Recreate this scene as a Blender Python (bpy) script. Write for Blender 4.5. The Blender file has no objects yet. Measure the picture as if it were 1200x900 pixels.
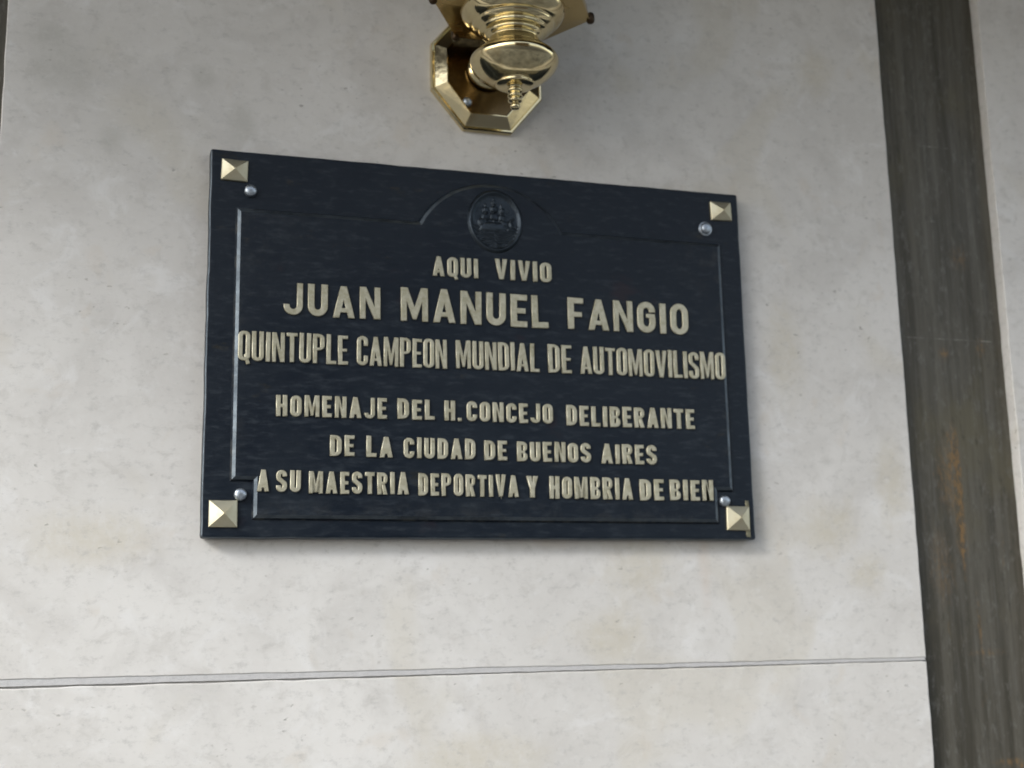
import bpy, math, random
import numpy as np
from mathutils import Vector, Matrix, noise
random.seed(7)
R = math.radians
scene = bpy.context.scene
COL = scene.collection

# ------------------------------------------------------------------ camera
def make_camera():
    cd = bpy.data.cameras.new('camera'); co = bpy.data.objects.new('camera', cd); COL.objects.link(co)
    cd.sensor_width = 36; cd.lens = 1512.3 / 1200 * 36
    cd.clip_start = 0.02; cd.clip_end = 500
    yaw, pit, roll = 0.29796, 0.19160, -0.01911
    f = Vector((math.sin(yaw)*math.cos(pit), math.cos(yaw)*math.cos(pit), math.sin(pit)))
    r = Vector((math.cos(yaw), -math.sin(yaw), 0)); u = r.cross(f)
    r2 = math.cos(roll)*r + math.sin(roll)*u; u2 = -math.sin(roll)*r + math.cos(roll)*u
    m = Matrix((r2, u2, -f)).transposed().to_4x4()
    m.translation = Vector((-0.37751, -1.31425, -0.29839))
    co.matrix_world = m
    cd.dof.use_dof = True; cd.dof.focus_distance = 1.13; cd.dof.aperture_fstop = 6.4
    scene.camera = co
make_camera()

# ------------------------------------------------------------------ sky, sun, exposure
SUN_EL, SUN_AZ = 31.0, 238.0     # the light comes in under the added overhang from the street, to the left
def make_world():
    w = bpy.data.worlds.new("World"); scene.world = w; w.use_nodes = True
    nt = w.node_tree; nt.nodes.clear()
    o = nt.nodes.new('ShaderNodeOutputWorld'); b = nt.nodes.new('ShaderNodeBackground')
    s = nt.nodes.new('ShaderNodeTexSky'); s.sky_type = 'NISHITA'; s.sun_disc = False
    s.sun_elevation = R(SUN_EL); s.sun_rotation = R(SUN_AZ)
    s.air_density = 1.0; s.dust_density = 1.2
    h = nt.nodes.new('ShaderNodeHueSaturation'); h.inputs['Saturation'].default_value = 0.45
    nt.links.new(s.outputs[0], h.inputs['Color']); nt.links.new(h.outputs[0], b.inputs[0])
    b.inputs[1].default_value = 0.12
    nt.links.new(b.outputs[0], o.inputs[0])
make_world()
sl = bpy.data.lights.new('sun', 'SUN'); sl.energy = 1.4; sl.angle = R(20); sl.color = (1.0, 0.985, 0.95)
so = bpy.data.objects.new('sun', sl); COL.objects.link(so)
sd = Vector((math.sin(R(SUN_AZ))*math.cos(R(SUN_EL)), math.cos(R(SUN_AZ))*math.cos(R(SUN_EL)), math.sin(R(SUN_EL))))
so.rotation_euler = sd.to_track_quat('Z', 'Y').to_euler()
vs = scene.view_settings
scene.display_settings.display_device = 'sRGB'
vs.view_transform = 'Standard'; vs.look = 'None'; vs.gamma = 1; vs.use_curve_mapping = False
vs.exposure = 1.23
scene.render.resolution_x = 1024; scene.render.resolution_y = 768

# ------------------------------------------------------------------ node helpers
class NT:
    def __init__(s, name):
        s.m = bpy.data.materials.new(name); s.m.use_nodes = True
        s.t = s.m.node_tree; s.t.nodes.clear()
        s.out = s.n('ShaderNodeOutputMaterial'); s.p = s.n('ShaderNodeBsdfPrincipled')
        s.l(s.p.outputs[0], s.out.inputs[0])
        s.co = s.n('ShaderNodeTexCoord').outputs['Object']
    def n(s, k): return s.t.nodes.new(k)
    def l(s, a, b): s.t.links.new(a, b)
    def put(s, inp, v):
        if hasattr(v, 'is_output') or isinstance(v, bpy.types.NodeSocket): s.l(v, inp)
        else: inp.default_value = v
    def mapping(s, scale=(1,1,1), loc=(0,0,0), vec=None):
        m = s.n('ShaderNodeMapping'); s.l(vec or s.co, m.inputs[0])
        m.inputs['Scale'].default_value = scale; m.inputs['Location'].default_value = loc
        return m.outputs[0]
    def noise(s, scale, detail=4, rough=.55, vec=None, dist=0):
        n = s.n('ShaderNodeTexNoise'); s.l(vec or s.co, n.inputs['Vector'])
        n.inputs['Scale'].default_value = scale; n.inputs['Detail'].default_value = detail
        n.inputs['Roughness'].default_value = rough; n.inputs['Distortion'].default_value = dist
        return n.outputs['Fac']
    def ramp(s, v, a, b, lo=0.0, hi=1.0):
        m = s.n('ShaderNodeMapRange'); m.interpolation_type = 'SMOOTHSTEP'
        s.l(v, m.inputs['Value'])
        m.inputs['From Min'].default_value = a; m.inputs['From Max'].default_value = b
        m.inputs['To Min'].default_value = lo; m.inputs['To Max'].default_value = hi
        return m.outputs[0]
    def math(s, op, a, b=0.0, c=None):
        m = s.n('ShaderNodeMath'); m.operation = op
        s.put(m.inputs[0], a); s.put(m.inputs[1], b)
        if c is not None: s.put(m.inputs[2], c)
        return m.outputs[0]
    def mix(s, fac, a, b, mode='MIX'):
        m = s.n('ShaderNodeMix'); m.data_type = 'RGBA'; m.blend_type = mode
        s.put(m.inputs[0], fac)
        for i, v in ((6, a), (7, b)):
            if isinstance(v, tuple): m.inputs[i].default_value = (*v, 1)
            else: s.l(v, m.inputs[i])
        return m.outputs[2]
    def bump(s, h, strength=.3, dist=.001, prev=None):
        b = s.n('ShaderNodeBump'); b.inputs['Strength'].default_value = strength
        b.inputs['Distance'].default_value = dist; s.l(h, b.inputs['Height'])
        if prev: s.l(prev, b.inputs['Normal'])
        return b.outputs[0]
    def sep(s, vec=None):
        x = s.n('ShaderNodeSeparateXYZ'); s.l(vec or s.co, x.inputs[0]); return x.outputs
    def set(s, **k):
        for a, v in k.items():
            i = s.p.inputs[a.replace('_', ' ')]
            if isinstance(v, tuple): i.default_value = (*v, 1)
            elif isinstance(v, (int, float)): i.default_value = v
            else: s.l(v, i)
        return s.m

def blob(T, x, z, rx, rz, warp, soft=.35):
    """mask of one stain of its own: an ellipse at (x, z) with an outline broken up by noise"""
    X = T.sep()
    dx = T.math('DIVIDE', T.math('SUBTRACT', X[0], x), rx); dz = T.math('DIVIDE', T.math('SUBTRACT', X[2], z), rz)
    d = T.math('SQRT', T.math('ADD', T.math('MULTIPLY', dx, dx), T.math('MULTIPLY', dz, dz)))
    d = T.math('ADD', d, T.math('MULTIPLY', T.math('SUBTRACT', warp, .5), 2.2))
    return T.ramp(d, 1.0 + soft, 1.0 - soft)

def stone_material():
    T = NT('grey_limestone')
    big = T.noise(2.6, 5, .6); mid = T.noise(11, 6, .6, dist=.6); fine = T.noise(70, 6, .65)
    c = T.mix(T.ramp(big, .3, .7), (.555, .540, .512), (.648, .636, .610))
    c = T.mix(T.ramp(mid, .45, .68, 0, .5), c, (.49, .475, .45))
    c = T.mix(T.ramp(T.noise(38, 6, .7, T.mapping((.9, 1, 1.1), (1, 8, 5)), .5), .53, .68, 0, .40), c, (.45, .435, .405))
    c = T.mix(T.ramp(T.noise(17, 6, .65, T.mapping((1, 1, 1.3), (6, 2, 8)), .8), .52, .7, 0, .55), c, (.685, .682, .67))
    st = T.ramp(T.noise(5.5, 3, .5, T.mapping((1, 1, 1), (3.1, .4, 1.7)), .5), .56, .66, 0, .35)
    c = T.mix(st, c, (.53, .495, .41))
    st2 = T.ramp(T.noise(24, 3, .5, T.mapping((1, 1, .8), (9.1, .4, 4.7)), .4), .62, .74, 0, .26)
    c = T.mix(st2, c, (.54, .48, .40))
    warp = T.noise(30, 7, .72, dist=.4); stw = T.ramp(T.noise(60, 5, .7), .28, .62, .45, 1.0)
    for x, z, rx, rz, k in STAINS:
        col = (.50, .455, .35) if k == 's' else ((.40, .395, .36) if k == 'g' else (.55, .43, .34))
        m = T.math('MULTIPLY', blob(T, x, z, rx, rz, warp, .75), stw)
        c = T.mix(T.math('MULTIPLY', m, {'s': .50, 'g': .55, 'r': .25}[k]), c, col)
    # darker rub and grain drawn out sideways
    gr = T.noise(85, 6, .75, T.mapping((.8, 1, 1.25)))
    c = T.mix(T.ramp(gr, .50, .72, 0, .50), c, (.36, .355, .34))
    gr2 = T.noise(70, 6, .75, T.mapping((.85, 1, 1.15), (4, 4, 4)))
    c = T.mix(T.ramp(gr2, .52, .72, 0, .34), c, (.70, .695, .68))
    # pores
    pv = T.noise(150, 2, .5, T.mapping((.7, 1, 1.2), (2, 2, 2)))
    pm = T.ramp(T.noise(9, 3, .6, T.mapping((1,1,1), (7,1,3))), .45, .65)
    pore = T.math('MULTIPLY', T.ramp(pv, .65, .74), pm)
    c = T.mix(T.math('MULTIPLY', pore, .65), c, (.22, .21, .19))
    h = T.math('ADD', T.math('MULTIPLY', fine, .8), T.math('MULTIPLY', gr, .7))
    h = T.math('SUBTRACT', h, T.math('MULTIPLY', pore, 1.2))
    n1 = T.bump(T.noise(6, 3, .5), .25, .004)
    return T.set(Base_Color=c, Roughness=T.ramp(fine, .3, .7, .5, .68), Specular_IOR_Level=.35, Normal=T.bump(h, .35, .0009, n1))

STAINS = []   # filled below

def mortar_material():
    T = NT('grey_mortar')
    c = T.mix(T.noise(120, 5, .7), (.40, .40, .40), (.56, .555, .55))
    return T.set(Base_Color=c, Roughness=.85, Normal=T.bump(T.noise(300, 4), .6, .001))

def strip_material():
    T = NT('weathered_dark_metal')
    X = T.sep()
    v1 = T.noise(1, 5, .65, T.mapping((55, 55, 2.2))); v2 = T.noise(1, 6, .7, T.mapping((150, 150, 7), (3, 3, 3)))
    cl = T.noise(9, 5, .65, T.mapping((1, 1, .6)))
    c = T.mix(T.ramp(v1, .32, .7), (.046, .041, .029), (.108, .100, .080))
    c = T.mix(T.ramp(v2, .5, .75, 0, .35), c, (.155, .152, .138))
    c = T.mix(T.ramp(cl, .5, .72, 0, .6), c, (.115, .103, .064))
    c = T.mix(T.ramp(T.noise(110, 5, .75, T.mapping((1.2, 1, .5))), .52, .7, 0, .6), c, (.15, .146, .128))
    c = T.mix(T.ramp(T.noise(90, 5, .75, T.mapping((1.6, 1, .4), (2, 9, 1))), .54, .7, 0, .6), c, (.035, .033, .025))
    warp = T.noise(90, 6, .75); spk = T.ramp(T.noise(1, 5, .75, T.mapping((260, 260, 110))), .42, .58, .04, 1.0)
    for x, z, rx, rz, f in RUST:
        c = T.mix(T.math('MULTIPLY', T.math('MULTIPLY', blob(T, x, z, rx, rz, warp, .9), spk), f), c, (.21, .125, .05))
    for x, z, rx, rz in SCRATCH_GLINT:
        c = T.mix(T.math('MULTIPLY', blob(T, x, z, rx, rz, T.noise(40, 2), .5), T.ramp(T.noise(70, 4, .7), .45, .62, .05, .6)), c, (.32, .31, .28))
    rs = T.ramp(T.noise(1, 5, .7, T.mapping((60, 60, 12), (8, 1, 5))), .66, .78, 0, .7)
    c = T.mix(rs, c, (.17, .10, .035))
    b = T.bump(T.math('ADD', v2, T.noise(160, 4, .7)), .2, .0006)
    return T.set(Base_Color=c, Metallic=.25, Roughness=T.ramp(cl, .3, .7, .42, .62), Normal=b)
RUST = []; SCRATCH_GLINT = []

def plaque_material(worn=0.0):
    T = NT('blue_black_painted_bronze' if not worn else 'sky_glint_bevel_bronze')
    brush = T.noise(1, 6, .7, T.mapping((48, 60, 170))); cloud = T.noise(9, 5, .6, dist=.5)
    c = T.mix(T.ramp(cloud, .35, .7), (.0034, .0078, .0150), (.0068, .0120, .0195))
    c = T.mix(T.ramp(brush, .48, .72, 0, .8), c, (.022, .030, .040))
    c = T.mix(T.ramp(T.noise(30, 5, .7, T.mapping((.6, 1, 1.4), (5, 2, 8))), .62, .74, 0, .5), c, (.030, .026, .014))
    c = T.mix(T.ramp(T.noise(16, 3, .6, T.mapping((.8, 1, 1.2), (1, 6, 2))), .66, .76, 0, .4), c, (.028, .015, .018))
    g = T.n('ShaderNodeNewGeometry')
    edge = T.math('MULTIPLY', T.ramp(g.outputs['Pointiness'], .53, .62), T.ramp(T.noise(60, 4, .7), .45, .65))
    c = T.mix(T.math('MULTIPLY', edge, .55), c, (.16, .155, .13))
    if worn: c = T.mix(T.ramp(T.noise(26, 5, .7), .3, .6, worn*.5, worn), c, (.17, .20, .225))  # lighter mix puts wear and sky highlights into the colour
    b = T.bump(brush, .5, .0006, T.bump(T.noise(35, 4, .6), .35, .0016))
    return T.set(Base_Color=c, Metallic=.9 if worn else 0.0, Roughness=T.ramp(T.math('ADD', brush, T.math('MULTIPLY', cloud, .5)), .5, 1.0, .34, .52), Specular_IOR_Level=.28, Normal=b)

def letter_material():
    T = NT('dull_pale_bronze')
    oi = T.n('ShaderNodeObjectInfo').outputs['Random']
    v = T.n('ShaderNodeCombineXYZ'); T.l(T.math('MULTIPLY', oi, 9.0), v.inputs[0])
    va = T.n('ShaderNodeVectorMath'); va.operation = 'ADD'; T.l(T.co, va.inputs[0]); T.l(v.outputs[0], va.inputs[1])
    n = T.noise(160, 5, .7, va.outputs[0])
    c = T.mix(T.ramp(n, .3, .7), (.37, .345, .235), (.54, .52, .405))
    c = T.mix(T.math('MULTIPLY', oi, .3), c, (.53, .50, .38))
    c = T.mix(T.ramp(T.noise(90, 4, .7, va.outputs[0]), .62, .75, 0, .7), c, (.18, .16, .09))
    return T.set(Base_Color=c, Metallic=.45, Roughness=.42, Normal=T.bump(n, .35, .0006))

def brass_material(name='polished_brass', col=(.68, .58, .35), r0=.06, r1=.2, tarn=.65):
    T = NT(name)
    n = T.noise(28, 5, .65); f = T.noise(190, 4, .7)
    c = T.mix(T.ramp(n, .5, .75, 0, tarn), col, (.42, .29, .11))
    c = T.mix(T.ramp(f, .62, .78, 0, .4), c, (.30, .20, .09))
    return T.set(Base_Color=c, Metallic=1.0, Roughness=T.ramp(n, .3, .75, r0, r1), Normal=T.bump(T.noise(60, 4), .09, .0012))

def simple(name, col, rough=.6, metal=0.0, var=.25, sc=30, **k):
    T = NT(name)
    n = T.noise(sc, 5, .65)
    c = T.mix(T.ramp(n, .3, .7), tuple(x*(1-var) for x in col), tuple(min(1, x*(1+var)) for x in col))
    return T.set(Base_Color=c, Roughness=rough, Metallic=metal, Normal=T.bump(n, .2, .001), **k)

# ------------------------------------------------------------------ object helpers
def obj(name, mesh, mat, parent=None, loc=None, label=None, kind=None):
    o = bpy.data.objects.new(name, mesh); COL.objects.link(o)
    if mat and not mesh.materials: mesh.materials.append(mat)
    if parent: o.parent = parent
    if loc: o.location = loc
    if label: o['label'] = label
    if kind: o['kind'] = kind
    return o
def thing(name, label, cat, loc=(0,0,0), group=None):
    o = bpy.data.objects.new(name, None); COL.objects.link(o); o.location = loc
    o.empty_display_size = .05
    o['label'] = label; o['category'] = cat
    if group: o['group'] = group
    return o
def mesh_of(name, v, f, smooth=False):
    m = bpy.data.meshes.new(name); m.from_pydata(v, [], f); m.update()
    if smooth: m.polygons.foreach_set('use_smooth', [True]*len(m.polygons))
    return m
def prism(name, outlines, y0, thick, bevel=.001, res=1, off=(0, 0)):
    """flat shape in the XZ plane, front face at y0 (towards -Y), with rounded edges; outlines = loops (outer and holes)"""
    cu = bpy.data.curves.new('tmp', 'CURVE'); cu.dimensions = '2D'; cu.fill_mode = 'BOTH'
    for pts in outlines:
        q = [pts[0]]
        for p in pts[1:]:
            if math.hypot(p[0]-q[-1][0], p[1]-q[-1][1]) > 2e-5: q.append(p)
        while math.hypot(q[0][0]-q[-1][0], q[0][1]-q[-1][1]) < 2e-5: q.pop()
        pts = q
        s = cu.splines.new('POLY'); s.points.add(len(pts)-1); s.use_cyclic_u = True
        for p, q in zip(s.points, pts): p.co = (q[0]-off[0], q[1]-off[1], 0, 1)
    cu.bevel_depth = bevel; cu.bevel_resolution = res; cu.offset = -bevel
    cu.extrude = max(thick/2 - bevel, 0)
    t = bpy.data.objects.new('tmp', cu); COL.objects.link(t)
    bpy.context.view_layer.update()
    m = bpy.data.meshes.new_from_object(t.evaluated_get(bpy.context.evaluated_depsgraph_get()))
    bpy.data.objects.remove(t); bpy.data.curves.remove(cu)
    m.name = name
    n = len(m.vertices); a = np.empty(n*3); m.vertices.foreach_get('co', a); a = a.reshape(-1, 3)
    b = np.stack([a[:, 0], -a[:, 2] + y0 + thick/2, a[:, 1]], 1)
    m.vertices.foreach_set('co', b.ravel()); m.materials.clear(); m.update()
    return m
def box(name, x0, x1, y0, y1, z0, z1, bev=0.0):
    import bmesh
    bm = bmesh.new(); bmesh.ops.create_cube(bm, size=1)
    for v in bm.verts:
        v.co = ((x0+x1)/2 + v.co.x*(x1-x0), (y0+y1)/2 + v.co.y*(y1-y0), (z0+z1)/2 + v.co.z*(z1-z0))
    if bev: bmesh.ops.bevel(bm, geom=bm.edges[:], offset=bev, segments=2, profile=.5, affect='EDGES')
    m = bpy.data.meshes.new(name); bm.to_mesh(m); bm.free(); return m
def lathe(name, prof, n=72, axis='Z'):
    v = []; f = []
    for r, z in prof:
        for i in range(n):
            a = 2*math.pi*i/n; c, s = r*math.cos(a), r*math.sin(a)
            v.append((c, s, z) if axis == 'Z' else (c, -z, s))
    for k in range(len(prof)-1):
        for i in range(n):
            j = (i+1) % n; a, b = k*n, (k+1)*n
            f.append((a+i, a+j, b+j, b+i))
    return mesh_of(name, v, f, True)
def smooth_prof(pts, sub=4):
    """rounds a lathe profile (Catmull-Rom)"""
    out = []
    for i in range(len(pts)-1):
        p0 = pts[max(i-1, 0)]; p1 = pts[i]; p2 = pts[i+1]; p3 = pts[min(i+2, len(pts)-1)]
        for k in range(sub):
            t = k/sub
            out.append(tuple(.5*(2*p1[j] + (p2[j]-p0[j])*t + (2*p0[j]-5*p1[j]+4*p2[j]-p3[j])*t*t + (3*p1[j]-p0[j]-3*p2[j]+p3[j])*t**3) for j in (0, 1)))
    out.append(pts[-1]); return [(max(r, 0.0002), z) for r, z in out]
def loft(name, rings, cap=True):
    """rings: lists of (x, y, z) of equal length"""
    n = len(rings[0]); v = [p for r in rings for p in r]; f = []
    for k in range(len(rings)-1):
        for i in range(n):
            j = (i+1) % n; f.append((k*n+i, k*n+j, (k+1)*n+j, (k+1)*n+i))
    if cap: f.append(tuple(range((len(rings)-1)*n, len(rings)*n)))
    import bmesh
    m = mesh_of(name, v, f)
    bm = bmesh.new(); bm.from_mesh(m); bmesh.ops.recalc_face_normals(bm, faces=bm.faces); bm.to_mesh(m); bm.free()
    return m

# ------------------------------------------------------------------ letter shapes (bold condensed capitals)
def arc(cx, cy, rx, ry, a0, a1, n=8):
    return [(cx + rx*math.cos(R(a0+(a1-a0)*i/n)), cy + ry*math.sin(R(a0+(a1-a0)*i/n))) for i in range(n+1)]
def stroke(path, s):
    L = []; Rr = []
    path = [p for i, p in enumerate(path) if i == 0 or math.hypot(p[0]-path[i-1][0], p[1]-path[i-1][1]) > 1e-5]
    n = len(path)
    for i, p in enumerate(path):
        a = path[max(i-1, 0)]; b = path[min(i+1, n-1)]
        def nrm(u, v):
            dx, dy = v[0]-u[0], v[1]-u[1]; l = math.hypot(dx, dy) or 1; return (-dy/l, dx/l)
        if i == 0: m = nrm(p, b); k = 1
        elif i == n-1: m = nrm(a, p); k = 1
        else:
            n1, n2 = nrm(a, p), nrm(p, b); m = (n1[0]+n2[0], n1[1]+n2[1]); l = math.hypot(*m) or 1
            m = (m[0]/l, m[1]/l); k = 1/max(m[0]*n1[0]+m[1]*n1[1], .5)
        L.append((p[0]+m[0]*s/2*k, p[1]+m[1]*s/2*k)); Rr.append((p[0]-m[0]*s/2*k, p[1]-m[1]*s/2*k))
    return L + Rr[::-1]
def rring(x0, y0, x1, y1, rx, ry, tl=1, tr=1, br=1, bl=1):
    p = []
    p += arc(x1-rx, y1-ry, rx, ry, 0, 90) if tr else [(x1, y1)]
    p += arc(x0+rx, y1-ry, rx, ry, 90, 180) if tl else [(x0, y1)]
    p += arc(x0+rx, y0+ry, rx, ry, 180, 270) if bl else [(x0, y0)]
    p += arc(x1-rx, y0+ry, rx, ry, 270, 360) if br else [(x1, y0)]
    return p
def glyph(ch, w, h, s):
    """list of groups of loops; groups after the first are let in a hair lower where they overlap"""
    t = s*.92; q = s/2
    if ch == 'I': return [[[(0, 0), (w, 0), (w, h), (0, h)]]]
    if ch == '.': return [[[(0, 0), (w, 0), (w, w), (0, w)]]]
    if ch == 'L': return [[[(0, 0), (w, 0), (w, t), (s, t), (s, h), (0, h)]]]
    if ch == 'T': m = w/2; return [[[(m-q, 0), (m+q, 0), (m+q, h-t), (w, h-t), (w, h), (0, h), (0, h-t), (m-q, h-t)]]]
    if ch in 'EF':
        y = h*.5; e = w*.9; T2 = t*.9
        if ch == 'E': return [[[(0, 0), (w, 0), (w, t), (s, t), (s, y-T2/2), (e, y-T2/2), (e, y+T2/2), (s, y+T2/2), (s, h-t), (w, h-t), (w, h), (0, h)]]]
        y = h*.47; return [[[(0, 0), (s, 0), (s, y-T2/2), (e, y-T2/2), (e, y+T2/2), (s, y+T2/2), (s, h-t), (w, h-t), (w, h), (0, h)]]]
    if ch == 'H':
        y = h*.5; T2 = t*.45
        return [[[(0, 0), (s, 0), (s, y-T2), (w-s, y-T2), (w-s, 0), (w, 0), (w, h), (w-s, h), (w-s, y+T2), (s, y+T2), (s, h), (0, h)]]]
    if ch == 'N': return [[[(0, 0), (s*.9, 0), (s*.9, h*.62), (w-s, 0), (w, 0), (w, h), (w-s*.9, h), (w-s*.9, h*.38), (s, h), (0, h)]]]
    if ch == 'M':
        m = w/2; a = s*.88
        return [[[(0, 0), (a, 0), (a, h*.58), (m-q*.55, h*.05), (m+q*.55, h*.05), (w-a, h*.58), (w-a, 0), (w, 0), (w, h), (w-s*1.02, h), (m, h*.42), (s*1.02, h), (0, h)]]]
    if ch == 'A':
        m = w/2; k = q*.95
        def ex(y, inner=0): return m - (m - k)*(y/h)*1.0   # half-way point helper
        y1, y2 = h*.17, h*.17 + t*.75
        # left leg outer runs (0,0)->(m-k,h); inner edge is offset by s*1.02
        lo = lambda y: (m-k)*y/h
        li = lambda y: lo(y) + s*1.0
        yt = (m - s*1.0)/((m-k)/h)             # where the inner edges meet
        yt = min(yt, h*.86)
        out = [(0, 0), (s*1.0, 0), (li(y1), y1), (w-li(y1), y1), (w-s*1.0, 0), (w, 0), (m+k, h), (m-k, h)]
        g = [out]
        if yt > y2 + h*.12: g.append([(li(y2), y2), (w-li(y2), y2), (m, yt)])
        return [g]
    if ch == 'V':
        m = w/2; k = q*.95; yt = h*.30
        return [[[(m-k, 0), (m+k, 0), (w, h), (w-s, h), (m, yt), (s, h), (0, h)]]]
    if ch == 'Y':
        m = w/2; return [[[(m-q, 0), (m+q, 0), (m+q, h*.42), (w, h), (w-s*1.05, h), (m, h*.62), (s*1.05, h), (0, h), (m-q, h*.42)]]]
    rx = (w-s)/2
    ry = min(rx*1.05, h*.23)
    if ch in 'OQ':
        orx, ory = w/2*.98, min(w/2*1.0, h*.36)
        irx, iry = max(w/2-s, .0002)*.96, max(ory-t*.8, .0008)
        g = [[rring(0, 0, w, h, orx, ory), rring(s, t, w-s, h-t, irx, iry)]]
        if ch == 'Q': g.append([[(w*.48, h*.20), (w*.70, h*.26), (w*1.02, -h*.09), (w*.70, -h*.13)]])
        return g
    if ch == 'U':
        p = [(q, h)] + arc(w/2, q+ry, rx, ry, 180, 360, 12) + [(w-q, h)]
        return [[stroke(p, s)]]
    if ch == 'J':
        s *= .90; q = s/2; rx = (w-s)/2
        p = [(w-q, h)] + arc(w/2, q+ry, rx, ry, 360, 180, 12)[0:] + [(q, q+ry+h*.04)]
        return [[stroke(p, s)]]
    if ch in 'CG':
        p = [(w-q, min(h*.66, h-q-ry-h*.012)), (w-q, h-q-ry)] + arc(w/2, h-q-ry, rx, ry, 0, 180, 12) + arc(w/2, q+ry, rx, ry, 180, 360, 12)
        if ch == 'C': return [[stroke(p + [(w-q, max(h*.34, q+ry+h*.012))], s)]]
        g = [[stroke(p + [(w-q, h*.50)], s)]]
        g.append([[(w*.50, h*.50-t*.1), (w*.98, h*.50-t*.1), (w*.98, h*.50+t*.62), (w*.50, h*.50+t*.62)]])
        return g
    if ch == 'S':
        r2 = ry*.95
        p = [(w-q, min(h*.70, h-q-r2-h*.012)), (w-q, h-q-r2)] + arc(w/2, h-q-r2, rx, r2, 0, 180, 10)
        p += [(q, h*.66), (q+rx*.12, h*.60), (w/2, h*.5), (w-q-rx*.12, h*.40), (w-q, h*.34)]
        p += arc(w/2, q+r2, rx, r2, 0, -180, 10) + [(q, max(h*.30, q+r2+h*.012))]
        o = [p[0]]
        for k in p[1:]:
            if math.hypot(k[0]-o[-1][0], k[1]-o[-1][1]) > s*.08: o.append(k)
        return [[stroke(o, s)]]
    if ch == 'D':
        r = w*.55; ri = max(r-s, .0006)
        return [[rring(0, 0, w, h, r, min(r*1.1, h*.4), 0, 1, 1, 0), rring(s, t, w-s, h-t, ri, ri*1.2, 0, 1, 1, 0)]]
    if ch in 'PRB':
        yb = h*.44 if ch != 'B' else h*.48
        b = max((w-2*s), s*.45); xi = w - (w-s-b)     # counter runs from s to s+b
        hb = t*.8
        def hole(y0, y1):
            r = min(b*.42, (y1-y0)*.42); return rring(s, y0, s+b, y1, r, r, 0, 1, 1, 0)
        if ch in 'PR':
            r = min(w*.48, (h-yb)*.48)
            top = [[(0, 0), (s, 0), (s, yb)] + arc(w-r, yb+r, r, r, 270, 360, 6) + arc(w-r, h-r, r, r, 0, 90, 6) + [(0, h)], hole(yb+hb, h-t)]
            if ch == 'P': return [top]
            return [top, [[(w*.40, yb+t*.5), (w-s*.7, yb+t*.4), (w, 0), (w-s*1.05, 0)]]]
        r2 = min(w*.46, yb*.46); r1 = min(w*.44, (h-yb)*.46); ym = yb
        outer = [(0, 0)] + arc(w-r2, r2, r2, r2, 270, 360, 6) + arc(w-r2, ym-r2, r2, r2, 0, 60, 4)
        outer += arc(w*.97-r1, ym+r1, r1, r1, -60, 0, 4) + arc(w*.97-r1, h-r1, r1, r1, 0, 90, 6) + [(0, h)]
        return [[outer, hole(t, ym-hb*.5), hole(ym+hb*.5, h-t)]]
    raise ValueError(ch)
RELW = {'M': 1.34, 'N': 1.06, 'A': 1.12, 'V': 1.08, 'Y': 1.05, 'L': .86, 'E': .86, 'F': .84, 'T': .92, 'J': .95, 'Q': 1.0}

# ------------------------------------------------------------------ the wall
STAINS += [(.401, -.184, .034, .028, 's'), (.166, -.233, .034, .030, 's'), (.134, -.298, .036, .020, 's'),
           (-.446, .279, .030, .022, 'g'), (-.399, .208, .011, .013, 'g'), (-.462, .315, .02, .013, 'g'),
           (-.268, .238, .012, .020, 'g'), (.49, -.13, .018, .045, 's'), (-.308, .287, .010, .010, 'g'),
           (.424, .375, .020, .028, 's'), (.062, -.198, .022, .010, 'r'), (.45, -.235, .02, .02, 's'),
           (-.40, -.20, .05, .022, 's'), (.36, .02, .02, .05, 's'), (.245, -.225, .006, .04, 'r'), (-.02, -.42, .06, .02, 's')]
RUST += [(.586, .03, .006, .006, .8), (.5875, -.095, .007, .028, .85), (.588, -.155, .005, .022, .7), (.590, -.195, .006, .02, .6), (.594, -.13, .0028, .040, 1.0), (.591, -.20, .0025, .03, .9),
         (.62, .155, .010, .012, .35), (.61, -.33, .016, .003, .5), (.635, -.455, .02, .003, .6), (.650, -.46, .010, .003, .7), (.605, -.30, .002, .03, .6), (.575, -.12, .009, .03, .5), (.56, -.23, .012, .03, .35), (.640, .04, .005, .008, .7)]
SCRATCH_GLINT += [(.600, .049, .060, .0006), (.583, .200, .007, .0015), (.6155, -.335, .006, .0015), (.60, .30, .02, .0008)]  # long thin scratches, plus small white glints put in as colour
M_stone = stone_material(); M_mortar = mortar_material(); M_strip = strip_material()
wall = thing('stone_wall', 'pale grey limestone slab wall with tan stains behind the plaque', 'wall')

def slab_outline(x0, z0, x1, z1, z0b=None, z1b=None, seed=0, step=.01, amp=.0005):
    """a rectangle whose sawn edges wander by half a millimetre; z0b, z1b = heights at the right end"""
    z0b = z0 if z0b is None else z0b; z1b = z1 if z1b is None else z1b
    def jit(x, z): return amp*noise.noise(Vector((x*40, z*40, seed*3.1)))*1.6
    p = []
    nx = max(2, int((x1-x0)/step)); nz = max(2, int((z1-z0)/step))
    for i in range(nx): k = i/nx; x = x0+(x1-x0)*k; p.append((x, z0+(z0b-z0)*k + (jit(x, z0) if i else 0)))
    for i in range(nz): k = i/nz; z = z0b+(z1b-z0b)*k; p.append((x1 + (jit(x1, z) if i else 0), z))
    for i in range(nx): k = i/nx; x = x1+(x0-x1)*k; p.append((x, z1b+(z1-z1b)*k + (jit(x, z1) if i else 0)))
    for i in range(nz): k = i/nz; z = z1+(z0-z1)*k; p.append((x0 + (jit(x0, z) if i else 0), z))
    return p
def slab(out, seed, dx=0.0, dy=0.0):
    m = prism('stone_slab', [out], dy, .030, .0012, 1)
    return obj('stone_slab', m, M_stone, wall)
XL, XR, XR2 = -.5052, .5185, .6722
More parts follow.
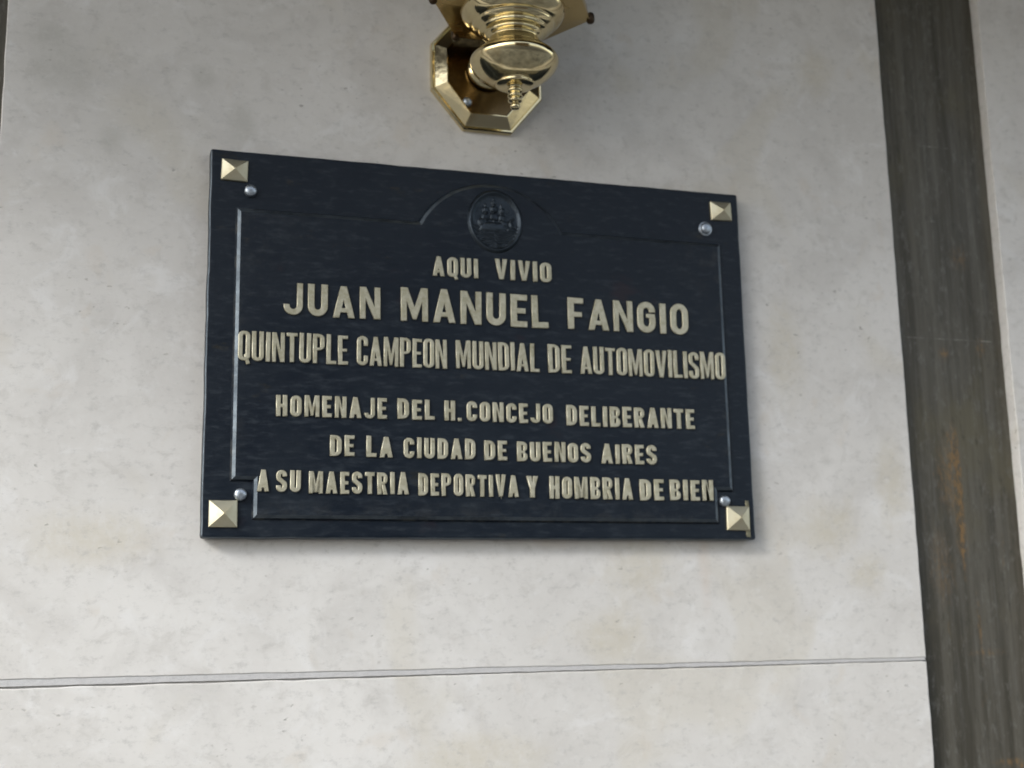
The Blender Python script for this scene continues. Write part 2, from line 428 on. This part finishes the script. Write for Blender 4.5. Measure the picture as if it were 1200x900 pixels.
slab(slab_outline(XL, -.3310, XR, .62, -.3335, .62, 1), 1)                       # behind the plaque
slab(slab_outline(XL, -1.05, XR, -.3392, -1.05, -.3374, 2), 2)                   # below the joint
slab(slab_outline(XR2, -.75, XR2+.95, .62, seed=3), 3)
slab(slab_outline(XL-.1537-.95, -.75, XL-.1537, .62, seed=4), 4)
# joint: a grey mortar bead under the upper slab, open groove below it
v = []; n = 160
bead = []
for i in range(n+1):
    k = i/n; x = XL + .001 + (XR-XL-.002)*k
    bead.append((x, -.3304 - .0025*k, -.3376 + .0012*k + .0006*noise.noise(Vector((x*60, 2, 0)))))
out = [(x, b) for x, a, b in bead] + [(x, a) for x, a, b in reversed(bead)]
obj('mortar_joint', prism('mortar_joint', [out], .0008, .02, .0003, 1), M_mortar, wall)
back = [(bead[0][0], -.3425)] + [(bead[-1][0], -.3425), (bead[-1][0], -.3325), (bead[0][0], -.3300)]
obj('mortar_bed', prism('mortar_bed', [back], .0052, .02, .0005, 1), M_mortar, wall)
obj('backing', box('backing', -2.6, 2.6, .032, .30, -1.9, 1.2), simple('dark_backing', (.06, .058, .05), .9), wall)
for x0, x1 in ((XR-.012, XR2+.012), (XL-.1537-.012, XL+.012)):
    obj('metal_strip', box('metal_strip', x0, x1, .0145, .0315, -1.4, .9, .001), M_strip, wall,
        label='dark weathered metal strip set back between two stone slabs')

# ------------------------------------------------------------------ the plaque
M_pl = plaque_material(); M_let = letter_material()
M_stud = brass_material('worn_stud_brass', (.62, .58, .43), .42, .58, .35)
M_zinc = simple('zinc_screw_metal', (.42, .47, .52), .38, .9, .2, 200)
plaque = thing('memorial_plaque', 'dark blue black cast plaque with raised pale lettering screwed to the stone wall', 'plaque', (0, 0, -.2005))
PO = Vector((0, 0, .2005))
W, H, T0 = .6, .401, .018
def wob(pts, amp=.0004):
    return [(x+amp*noise.noise(Vector((x*35, z*35, 9))), z+amp*noise.noise(Vector((x*35, z*35, 5)))) for x, z in pts]
def dense(pts, step=.012):
    o = []
    for a, b in zip(pts, pts[1:]+pts[:1]):
        k = max(1, int(math.hypot(b[0]-a[0], b[1]-a[1])/step))
        o += [(a[0]+(b[0]-a[0])*i/k, a[1]+(b[1]-a[1])*i/k) for i in range(k)]
    return o
rr = rring(-W/2, -H/2, W/2, H/2, .003, .003)
base = obj('plate', prism('plate', [wob(dense(rr), .0007)], -T0, T0-.0015, .0022, 3), M_pl, plaque, PO)
M_glint = plaque_material(.6); base.data.materials.append(M_glint)
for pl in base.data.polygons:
    if .15 < abs(pl.normal.y) < .9: pl.material_index = 1  # edge faces take the lighter tone that stands in for sky glint
# raised field: arched over the medallion, notched at the lower corner studs
Rr, cz = .0925, .1875-.0925
a0 = math.degrees(math.asin((.1388-cz)/Rr))
panel = [(-.2737, -.1450), (-.2520, -.1450), (-.2520, -.1830), (.2558, -.1838), (.2558, -.1483), (.2748, -.1483), (.2742, .1388)]
panel += arc(0, cz, Rr, Rr, a0, 180-a0, 40) + [(-.2737, .1388)]
def bevelled(name, pts, y0, y1, inset):
    """a flat field with sloping sides: outline at y0, inset outline at y1"""
    n = len(pts); ins = []
    for i in range(n):
        a, p, b = pts[i-1], pts[i], pts[(i+1) % n]
        def nr(u, v):
            dx, dy = v[0]-u[0], v[1]-u[1]; l = math.hypot(dx, dy); return (-dy/l, dx/l)
        n1, n2 = nr(a, p), nr(p, b); m = (n1[0]+n2[0], n1[1]+n2[1]); l = math.hypot(*m); m = (m[0]/l, m[1]/l)
        k = 1/max(m[0]*n1[0]+m[1]*n1[1], .35); ins.append((p[0]+m[0]*inset*k, p[1]+m[1]*inset*k))
    return ins
PF = T0 + .0046                      # how far the raised field stands off the wall
ins = bevelled('p', panel, 0, 0, .0054)
nP = len(panel)
vv = [(x, -T0+.0006, z) for x, z in panel] + [(x*.62+a*.38, -(T0+.0030), z*.62+b*.38) for (x, z), (a, b) in zip(panel, ins)] + [(x, -PF, z) for x, z in ins]
ff = []
for k in range(2):
    for i in range(nP):
        j = (i+1) % nP; ff.append((k*nP+i, k*nP+j, (k+1)*nP+j, (k+1)*nP+i))
ff.append(tuple(range(2*nP, 3*nP)))
pm = mesh_of('raised_panel', vv, ff)
pm.materials.append(M_pl); pm.materials.append(M_glint)
for i, pl in enumerate(pm.polygons): pl.material_index = 1 if nP <= i < 2*nP else 0   # glint painted along the upper slope only
obj('raised_panel', pm, None, plaque, PO)

# lettering: x and z of the ends of every word, measured on the plaque in metres
LINES = [
 (1.0, .48, .24, [("AQUI",-.0672,-.0168,.0995,.0775),("VIVIO",.0022,.0663,.1008,.0782)]),
 (1.0, .62, .26, [("JUAN",-.2238,-.1234,.0605,.0262),("MANUEL",-.1016,.0615,.0628,.0264),("FANGIO",.0839,.2270,.0622,.0271)]),
 (1.0, .34, .19, [("QUINTUPLE",-.2686,-.1572,.0077,-.0232),("CAMPEON",-.1481,-.0523,.0081,-.0231),("MUNDIAL",-.0424,.0499,.0087,-.0222),("DE",.0601,.0869,.0090,-.0223),("AUTOMOVILISMO",.0967,.2700,.0083,-.0225)]),
 (1.0, .50, .26, [("HOMENAJE",-.2297,-.1166,-.0569,-.0788),("DEL",-.1054,-.0662,-.0568,-.0781),("H.",-.0556,-.0372,-.0573,-.0785),("CONCEJO",-.0316,.0638,-.0571,-.0784),("DELIBERANTE",.0792,.2293,-.0573,-.0797)]),
 (1.0, .50, .26, [("DE",-.1752,-.1499,-.0969,-.1180),("LA",-.1380,-.1105,-.0966,-.1182),("CIUDAD",-.0990,-.0227,-.0970,-.1185),("DE",-.0130,.0120,-.0977,-.1187),("BUENOS",.0228,.1059,-.0981,-.1195),("AIRES",.1176,.1822,-.0984,-.1198)]),
 (1.0, .46, .25, [("A",-.2472,-.2353,-.1330,-.1550),("SU",-.2284,-.2041,-.1331,-.1550),("MAESTRIA",-.1960,-.0938,-.1335,-.1561),("DEPORTIVA",-.0838,.0239,-.1341,-.1572),("Y",.0324,.0456,-.1345,-.1575),("HOMBRIA",.0579,.1528,-.1347,-.1583),("DE",.1608,.1889,-.1361,-.1590),("BIEN",.1963,.2479,-.1360,-.1587)]),
]
LH = .0026
cache = {}
def letter_mesh(li, ch, w, h, s):
    if (li, ch) in cache: return cache[(li, ch)]
    gs = glyph(ch, w, h, s); bev = min(.0007, s*.16)
    ms = [prism('letter', g, -(LH - i*.00025), LH - i*.00025, bev, 1) for i, g in enumerate(gs)]
    m = ms[0]
    if len(ms) > 1:
        import bmesh
        bm = bmesh.new()
        for q in ms: bm.from_mesh(q)
        m = bpy.data.meshes.new('letter'); bm.to_mesh(m); bm.free()
        for q in ms: bpy.data.meshes.remove(q)
    m.materials.append(M_let); cache[(li, ch)] = m; return m
for li, (sy, asp, stem, words) in enumerate(LINES):
    h0 = sum(w[3]-w[4] for w in words)/len(words)
    w0 = h0*asp; s0 = h0*stem*(.78 if li == 2 else .80); gap = s0*(.62 if li != 1 else .60)
    if li == 1: s0 = h0*.205; gap = h0*.155
    if li == 2: s0 = h0*.128; gap = h0*.050
    for text, x0, x1, zt, zb in words:
        ws = [(s0 if c == 'I' else s0*.8 if c == '.' else w0*RELW.get(c, 1.0)) for c in text]
        k = (x1-x0)/(sum(ws) + gap*(len(text)-1))
        x = x0
        for c, w_ in zip(text, ws):
            m = letter_mesh(li, c, w_, h0, s0)
            o = obj('letter', m, None, plaque, PO + Vector((x, -PF+.0001, zb + random.uniform(-.0003, .0003))))
            o.scale = (k, 1, (zt-zb)/h0*random.uniform(.985, 1.015))
            o.rotation_euler[1] = R(random.uniform(-.7, .7))
            x += (w_ + gap)*k

# oval medallion with sailing ships on waves, in low relief
def medallion():
    nx, nz = 120, 140; rx, rz = .0315, .0362
    X, Z = np.meshgrid(np.linspace(-1.06, 1.06, nx), np.linspace(-1.06, 1.06, nz), indexing='xy')
    r = np.sqrt(X*X+Z*Z)
    def ss(a, b, x): t = np.clip((x-a)/(b-a), 0, 1); return t*t*(3-2*t)
    Hh = .0030*np.exp(-((r-.90)/.075)**2)                       # moulded rim
    inside = ss(.86, .78, r)
    Hh += inside*(.0004)
    x = X/.98; z = Z/.95 + .06
    def ell(cx, cz, ax, az, hgt, rot=0, e=2):
        c, s_ = math.cos(rot), math.sin(rot)
        u = ((x-cx)*c+(z-cz)*s_)/ax; w = (-(x-cx)*s_+(z-cz)*c)/az
        q = np.clip(1-(np.abs(u)**e+np.abs(w)**e), 0, 1); return hgt*np.sqrt(q)
    rel = np.zeros_like(x)
    # waves over the lower half
    wave = .00055*(1+np.sin(z*46+2.2*np.sin(x*7)+1.2*np.sin(x*17)))*ss(-.02, -.12, z)
    rel = np.maximum(rel, wave)
    # big ship: hull, castle, three masts, bellied sails, pennants
    hull = ell(-.10, -.14, .50, .17, .0024, .04, 2.6)*ss(-.0, -.05, z-(.10+.25*np.abs(x+.1)**2))
    rel = np.maximum(rel, hull)
    rel = np.maximum(rel, ell(-.50, .0, .13, .13, .0022, .25, 3)); rel = np.maximum(rel, ell(.33, -.02, .12, .09, .0020, -.3, 3))
    for mx, top in ((-.36, .60), (-.06, .82), (.22, .62)):
        rel = np.maximum(rel, .0016*np.exp(-((x-mx)/.022)**2)*ss(-.1, -.02, z)*ss(top+.02, top-.02, z))
    for cx, cz_, ax, az in ((-.36, .18, .13, .11), (-.35, .41, .10, .09), (-.05, .20, .16, .12), (-.04, .45, .13, .10), (-.04, .66, .08, .07), (.24, .17, .12, .11), (.25, .40, .09, .09)):
        rel = np.maximum(rel, ell(cx, cz_, ax, az, .0023, -.06, 4))
    rel = np.maximum(rel, .0015*np.exp(-(((z+.02)-.55*(x-.35)))**2/.0007)*ss(.33, .38, x)*ss(.72, .66, x))  # bowsprit
    # small boat and far shore at the right
    rel = np.maximum(rel, ell(.58, -.20, .17, .06, .0020, .05)); rel = np.maximum(rel, ell(.58, -.02, .07, .14, .0017, .1, 2))
    rel = np.maximum(rel, ell(.10, -.72, .26, .045, .0016)); rel = np.maximum(rel, ell(-.25, -.60, .2, .04, .0014, .1))
    rng = np.random.default_rng(3)
    rough = rng.normal(0, 1, x.shape)
    for _ in range(2): rough = (rough + np.roll(rough, 1, 0)+np.roll(rough, -1, 0)+np.roll(rough, 1, 1)+np.roll(rough, -1, 1))/5
    rel = rel + rough*.00030
    Hh = Hh + inside*rel
    Hh = np.where(r > 1.0, -.0012, Hh*ss(1.0, .95, r) + .0001)
    v = [(float(X[i, j]*rx), float(-Hh[i, j]), float(Z[i, j]*rz)) for i in range(nz) for j in range(nx)]
    f = [(i*nx+j, i*nx+j+1, (i+1)*nx+j+1, (i+1)*nx+j) for i in range(nz-1) for j in range(nx-1)
         if r[i, j] < 1.05]
    return mesh_of('ship_medallion', v, f, True)
M_med = plaque_material(.26); M_med.name = 'rubbed_highlight_medallion_bronze'  # rubbed relief, its highlights mixed into the lighter colour
obj('ship_medallion', medallion(), M_med, plaque, PO + Vector((.0035, -PF+.0001, .1434)), label='oval relief of a sailing ship on waves')

# corner studs: four-sided pyramids on square feet
def stud_mesh(a, hgt, skew):
    r0 = [(x*a, 0, z*a) for x, z in ((-1, -1), (1, -1), (1, 1), (-1, 1))]
    r1 = [(x*a, -.0028, z*a) for x, z in ((-1, -1), (1, -1), (1, 1), (-1, 1))]
    r2 = [(x*a*.95, -.0036, z*a*.95) for x, z in ((-1, -1), (1, -1), (1, 1), (-1, 1))]
    r3 = [(x*a*.05+skew[0], -.0036-hgt, z*a*.05+skew[1]) for x, z in ((-1, -1), (1, -1), (1, 1), (-1, 1))]
    return loft('stud', [r0, r1, r2, r3])
for x, z, a, rot, sk in ((-.2755, .1782, .0134, 1.5, (0, 0)), (.2768, .1778, .0130, -2, (.001, -.0005)), (-.2790, -.1768, .0138, 0, (.0008, 0)), (.2785, -.1770, .0138, 1, (.001, .0005))):
    o = obj('stud', stud_mesh(a, .0052, sk), M_stud, plaque, PO + Vector((x, -T0+.0004, z))); o.rotation_euler[1] = R(rot); o.scale[2] = .84 if z > 0 else .96
obj('stud_backing', prism('stud_backing', [wob(dense([(.2884, -.1976), (.2936, -.1980), (.2932, -.1575), (.2890, -.1570)], .003), .0009)], -T0-.0003, .002, .0004), brass_material('tab_brass', (.27, .25, .17), .4, .6, .8), plaque, PO,
    label='worn brass strip showing behind the lower right stud')
# domed screws
sp = smooth_prof([(.0082, 0), (.0082, .0012), (.0066, .0016), (.0064, .0040), (.0055, .0056), (.0032, .0064), (.0003, .0066)], 3)
sm = lathe('screw', sp, 28, 'Y'); sm.materials.append(M_zinc)
sw = lathe('screw', smooth_prof([(.0062, 0), (.0062, .0040), (.0050, .0058), (.0028, .0066), (.0003, .0068)], 3), 28, 'Y'); sw.materials.append(M_zinc)
for i, (x, z) in enumerate(((-.2590, .1571), (.2566, .1556), (-.2628, -.1578), (.2628, -.1583))):
    obj('screw', sm if i in (1,) else sw, None, plaque, PO + Vector((x, -T0+.0003 if i > 1 else -T0+.0003, z)))

# ------------------------------------------------------------------ the brass wall lantern
M_br = brass_material()
M_bd = brass_material('tarnished_brass', (.46, .34, .15), .16, .32, .8)
M_glass = NT('lantern_glass').set(Base_Color=(.9, .92, .9), Roughness=.08, Transmission_Weight=.95, IOR=1.45)
lamp = thing('wall_lantern', 'polished brass wall lantern bracket with octagonal backplate above the plaque', 'wall lantern', (.0015, 0, .3245))
LO = Vector((0, 0, 0)); CX, CZ = 0.0, 0.0
def octo(a, b, y, c=.0268, d=.0280):
    k = a/.0645; c *= k; d *= b/.0710
    return [(-d, y, -b), (d, y, -b), (a, y, -c), (a, y, c), (d, y, b), (-d, y, b), (-a, y, c), (-a, y, -c)]
obj('backplate', loft('backplate', [octo(.0645, .0710, 0), octo(.0645, .0710, -.0060), octo(.0632, .0697, -.0078), octo(.0615, .0680, -.0078), octo(.0608, .0673, -.0070),
     octo(.0600, .0665, -.0078), octo(.0478, .0542, -.0130), octo(.0468, .0532, -.0130), octo(.0460, .0524, -.0070)], False), M_br, lamp)
M_panel = brass_material('dark_reflection_brass', (.14, .095, .045), .16, .3, .6)  # panel brass coloured dark to stand for its dark reflection
obj('plate_panel', loft('plate_panel', [octo(.0466, .0530, -.0060), octo(.0466, .0530, -.0082), octo(.0455, .0519, -.0086)]), M_panel, lamp)
scw = lathe('plate_screw', smooth_prof([(.0055, 0), (.0055, .002), (.0042, .0042), (.0022, .0052), (.0003, .0055)], 3), 24, 'Y')
obj('plate_screw', scw, M_zinc, lamp, (-.0245, -.0084, -.0400))
AY = -.110
prof = [(.0002, -.0905), (.0034, -.0898), (.0048, -.0865), (.0036, -.0832), (.0036, -.0822), (.0062, -.0808), (.0066, -.0790), (.0046, -.0772), (.0046, -.0764),
        (.0066, -.0752), (.0070, -.0734), (.0052, -.0716), (.0052, -.0708), (.0072, -.0694), (.0078, -.0672), (.0062, -.0650), (.0070, -.0632), (.0085, -.0622)]
obj('finial', lathe('finial', smooth_prof([(r*1.12, -.0622+(z_+.0622)*.90) for r, z_ in prof], 3), 48), M_br, lamp, (0, AY, 0))
prof = [(.0060, -.0630), (.0150, -.0628), (.0200, -.0615), (.0206, -.0600), (.0212, -.0588), (.0290, -.0556), (.0372, -.0500), (.0436, -.0430), (.0464, -.0370), (.0464, -.0326), (.0438, -.0292), (.0418, -.0280), (.0414, -.0270), (.0400, -.0264), (.0376, -.0246), (.0366, -.0238), (.0362, -.0228), (.0345, -.0222), (.0322, -.0206), (.0306, -.0196), (.0296, -.0180), (.0282, -.0150), (.0270, -.0110)]
obj('turned_knob', lathe('turned_knob', smooth_prof(prof, 4), 96), M_br, lamp, (0, AY, 0))
prof = [(.0262, -.0115), (.0268, -.0095), (.0290, -.0078), (.0305, -.0062), (.0308, -.0048), (.0340, -.0036), (.0365, -.0018), (.0368, .0000), (.0392, .0014), (.0422, .0036), (.0430, .0054), (.0438, .0066),
        (.0470, .0082), (.0512, .0120), (.0545, .0170), (.0560, .0220), (.0556, .0262)]
obj('bowl', lathe('bowl', smooth_prof(prof, 4), 96), M_br, lamp, (0, AY, 0))
# arm from the plate into the neck
def tube(name, pts, rad, n=20):
    v = []; f = []
    for i, p in enumerate(pts):
        a = Vector(pts[max(i-1, 0)]); b = Vector(pts[min(i+1, len(pts)-1)]); d = (b-a).normalized()
        u = Vector((1, 0, 0)); w = d.cross(u)
        for k in range(n):
            t = 2*math.pi*k/n; q = Vector(p) + rad*(math.cos(t)*u + math.sin(t)*w); v.append(tuple(q))
    for i in range(len(pts)-1):
        for k in range(n):
            j = (k+1) % n; f.append((i*n+k, i*n+j, (i+1)*n+j, (i+1)*n+k))
    return mesh_of(name, v, f, True)
obj('arm', tube('arm', [(0, -.012, .0), (0, -.03, -.002), (0, -.05, -.006), (0, -.07, -.010), (0, -.088, -.012)], .011), M_br, lamp)
obj('arm_collar', lathe('arm_collar', smooth_prof([(.024, .0), (.024, .004), (.018, .009), (.013, .012), (.011, .013)], 3), 40, 'Y'), M_br, lamp, (0, -.0119, 0))
# hexagonal lantern pan and the lantern on it (most of it above the picture)
def hexa(r, z): return [(r*math.cos(R(60*i)), AY + r*math.sin(R(60*i)), z) for i in range(6)]
obj('pan', loft('pan', [hexa(.030, .0190), hexa(.070, .0215), hexa(.083, .0228), hexa(.0862, .0232), hexa(.0868, .0262), hexa(.0835, .0290), hexa(.0835, .0400), hexa(.080, .0420)]), M_bd, lamp)
bead = lathe('corner_bead', smooth_prof([(.0003, -.0050), (.0030, -.0042), (.0045, -.0015), (.0045, .0040), (.0030, .0070), (.0003, .0080)], 3), 24)
bead.materials.append(simple('blackened_brass', (.05, .032, .018), .35, .8))
for i in range(6):
    c = Vector((.0868*math.cos(R(60*i)), AY + .0868*math.sin(R(60*i)), .0245))
    obj('corner_bead', bead, None, lamp, c)
post = box('post', -.003, .003, -.003, .003, .042, .200, .0006); post.materials.append(M_br)
for i in range(6):
    o = obj('post', post, None, lamp, (.076*math.cos(R(60*i)), AY + .076*math.sin(R(60*i)), 0)); o.rotation_euler[2] = R(60*i)
hw = .076/2 - .0035
pane = box('glass_pane', -.0012, .0012, -hw, hw, .0425, .1995); pane.materials.append(M_glass)
for i in range(6):
    a = R(60*i+30); d = .076*math.cos(R(30))
    o = obj('glass_pane', pane, None, lamp, (d*math.cos(a), AY + d*math.sin(a), 0)); o.rotation_euler[2] = a
obj('roof', loft('roof', [hexa(.078, .200), hexa(.092, .202), hexa(.092, .206), hexa(.060, .235), hexa(.020, .262), hexa(.004, .275)]), M_bd, lamp)

# ------------------------------------------------------------------ the place around: pavement, overhang added for shade, street front added opposite
def tagst(o): o['kind'] = 'structure'; return o
tagst(obj('pavement', mesh_of('pavement', [(-60, .29, -1.9), (60, .29, -1.9), (60, -3.2, -1.9), (-60, -3.2, -1.9), (60, -3.3, -2.05), (-60, -3.3, -2.05), (60, -90, -2.05), (-60, -90, -2.05)], [(3, 2, 1, 0), (5, 4, 2, 3), (7, 6, 4, 5)]), simple('grey_paving', (.12, .122, .12), .8, var=.6, sc=1.6)))
for nm, y0, y1, z, mt in (('kerb', -3.35, -3.20, -1.885, simple('kerb_stone', (.20, .20, .19), .8)), ('road', -9.6, -3.35, -1.99, simple('asphalt', (.05, .05, .052), .85, sc=8))):
    tagst(obj(nm, box(nm, -60, 60, y0, y1, z-.06 if nm == 'kerb' else z-.05, z+.008 if nm == 'kerb' else z), mt))
SHADE_CANOPY = (.80, .92)   # added for shade: height of its underside above the plaque's middle, reach from the wall
M_soffit = simple('dark_soffit', (.055, .045, .035), .7)
can = obj('shade_canopy', box('shade_canopy', -1.6, 2.6, -SHADE_CANOPY[1], .0, SHADE_CANOPY[0], SHADE_CANOPY[0]+.25, .01), M_soffit)
can['label'] = 'unseen dark flat overhang added to shade the upper wall'; can['category'] = 'shade_canopy'

# building added across the street for the brass to mirror as a brown band between two patches of sky
M_fac = simple('brown_render', (.24, .15, .07), .8, sc=2); M_win = simple('dark_window_glass', (.03, .035, .04), .15)
bld = thing('added_building', 'added brown building front across the street, mirrored dark in the brass lantern', 'building', (0, -12, -1.9))
Z0 = 6.2
bays = [(-2.6 + 1.8*i, -1.4 + 1.8*i) for i in range(4)]
rowz = [(1.0, 2.5), (3.8, 5.3)]
cuts = [-3.2] + [c for b_ in bays for c in b_] + [4.6]
import bmesh
bm = bmesh.new()
def addb(bm, x0, x1, y0, y1, z0, z1):
    r = bmesh.ops.create_cube(bm, size=1)
    for v_ in r['verts']: v_.co = ((x0+x1)/2+v_.co.x*(x1-x0), (y0+y1)/2+v_.co.y*(y1-y0), (z0+z1)/2+v_.co.z*(z1-z0))
for k in range(0, len(cuts), 2): addb(bm, cuts[k], cuts[k+1], -.35, 0, 0, Z0)
for x0, x1 in bays:
    for z0, z1 in ((0, 1.0), (2.5, 3.8), (5.3, Z0)): addb(bm, x0, x1, -.35, -.003, z0, z1)
addb(bm, -3.3, 4.7, -.4, .25, Z0, Z0+.3)
addb(bm, -3.2, 4.6, -6, -.36, 0, Z0)
mm = bpy.data.meshes.new('facade'); bm.to_mesh(mm); bm.free()
obj('facade', mm, M_fac, bld)
wm = box('window', 0, 1.2, -.20, -.16, 0, 1.5); wm.materials.append(M_win)
for x0, x1 in bays:
    for z0, z1 in rowz: obj('window', wm, None, bld, (x0, 0, z0))
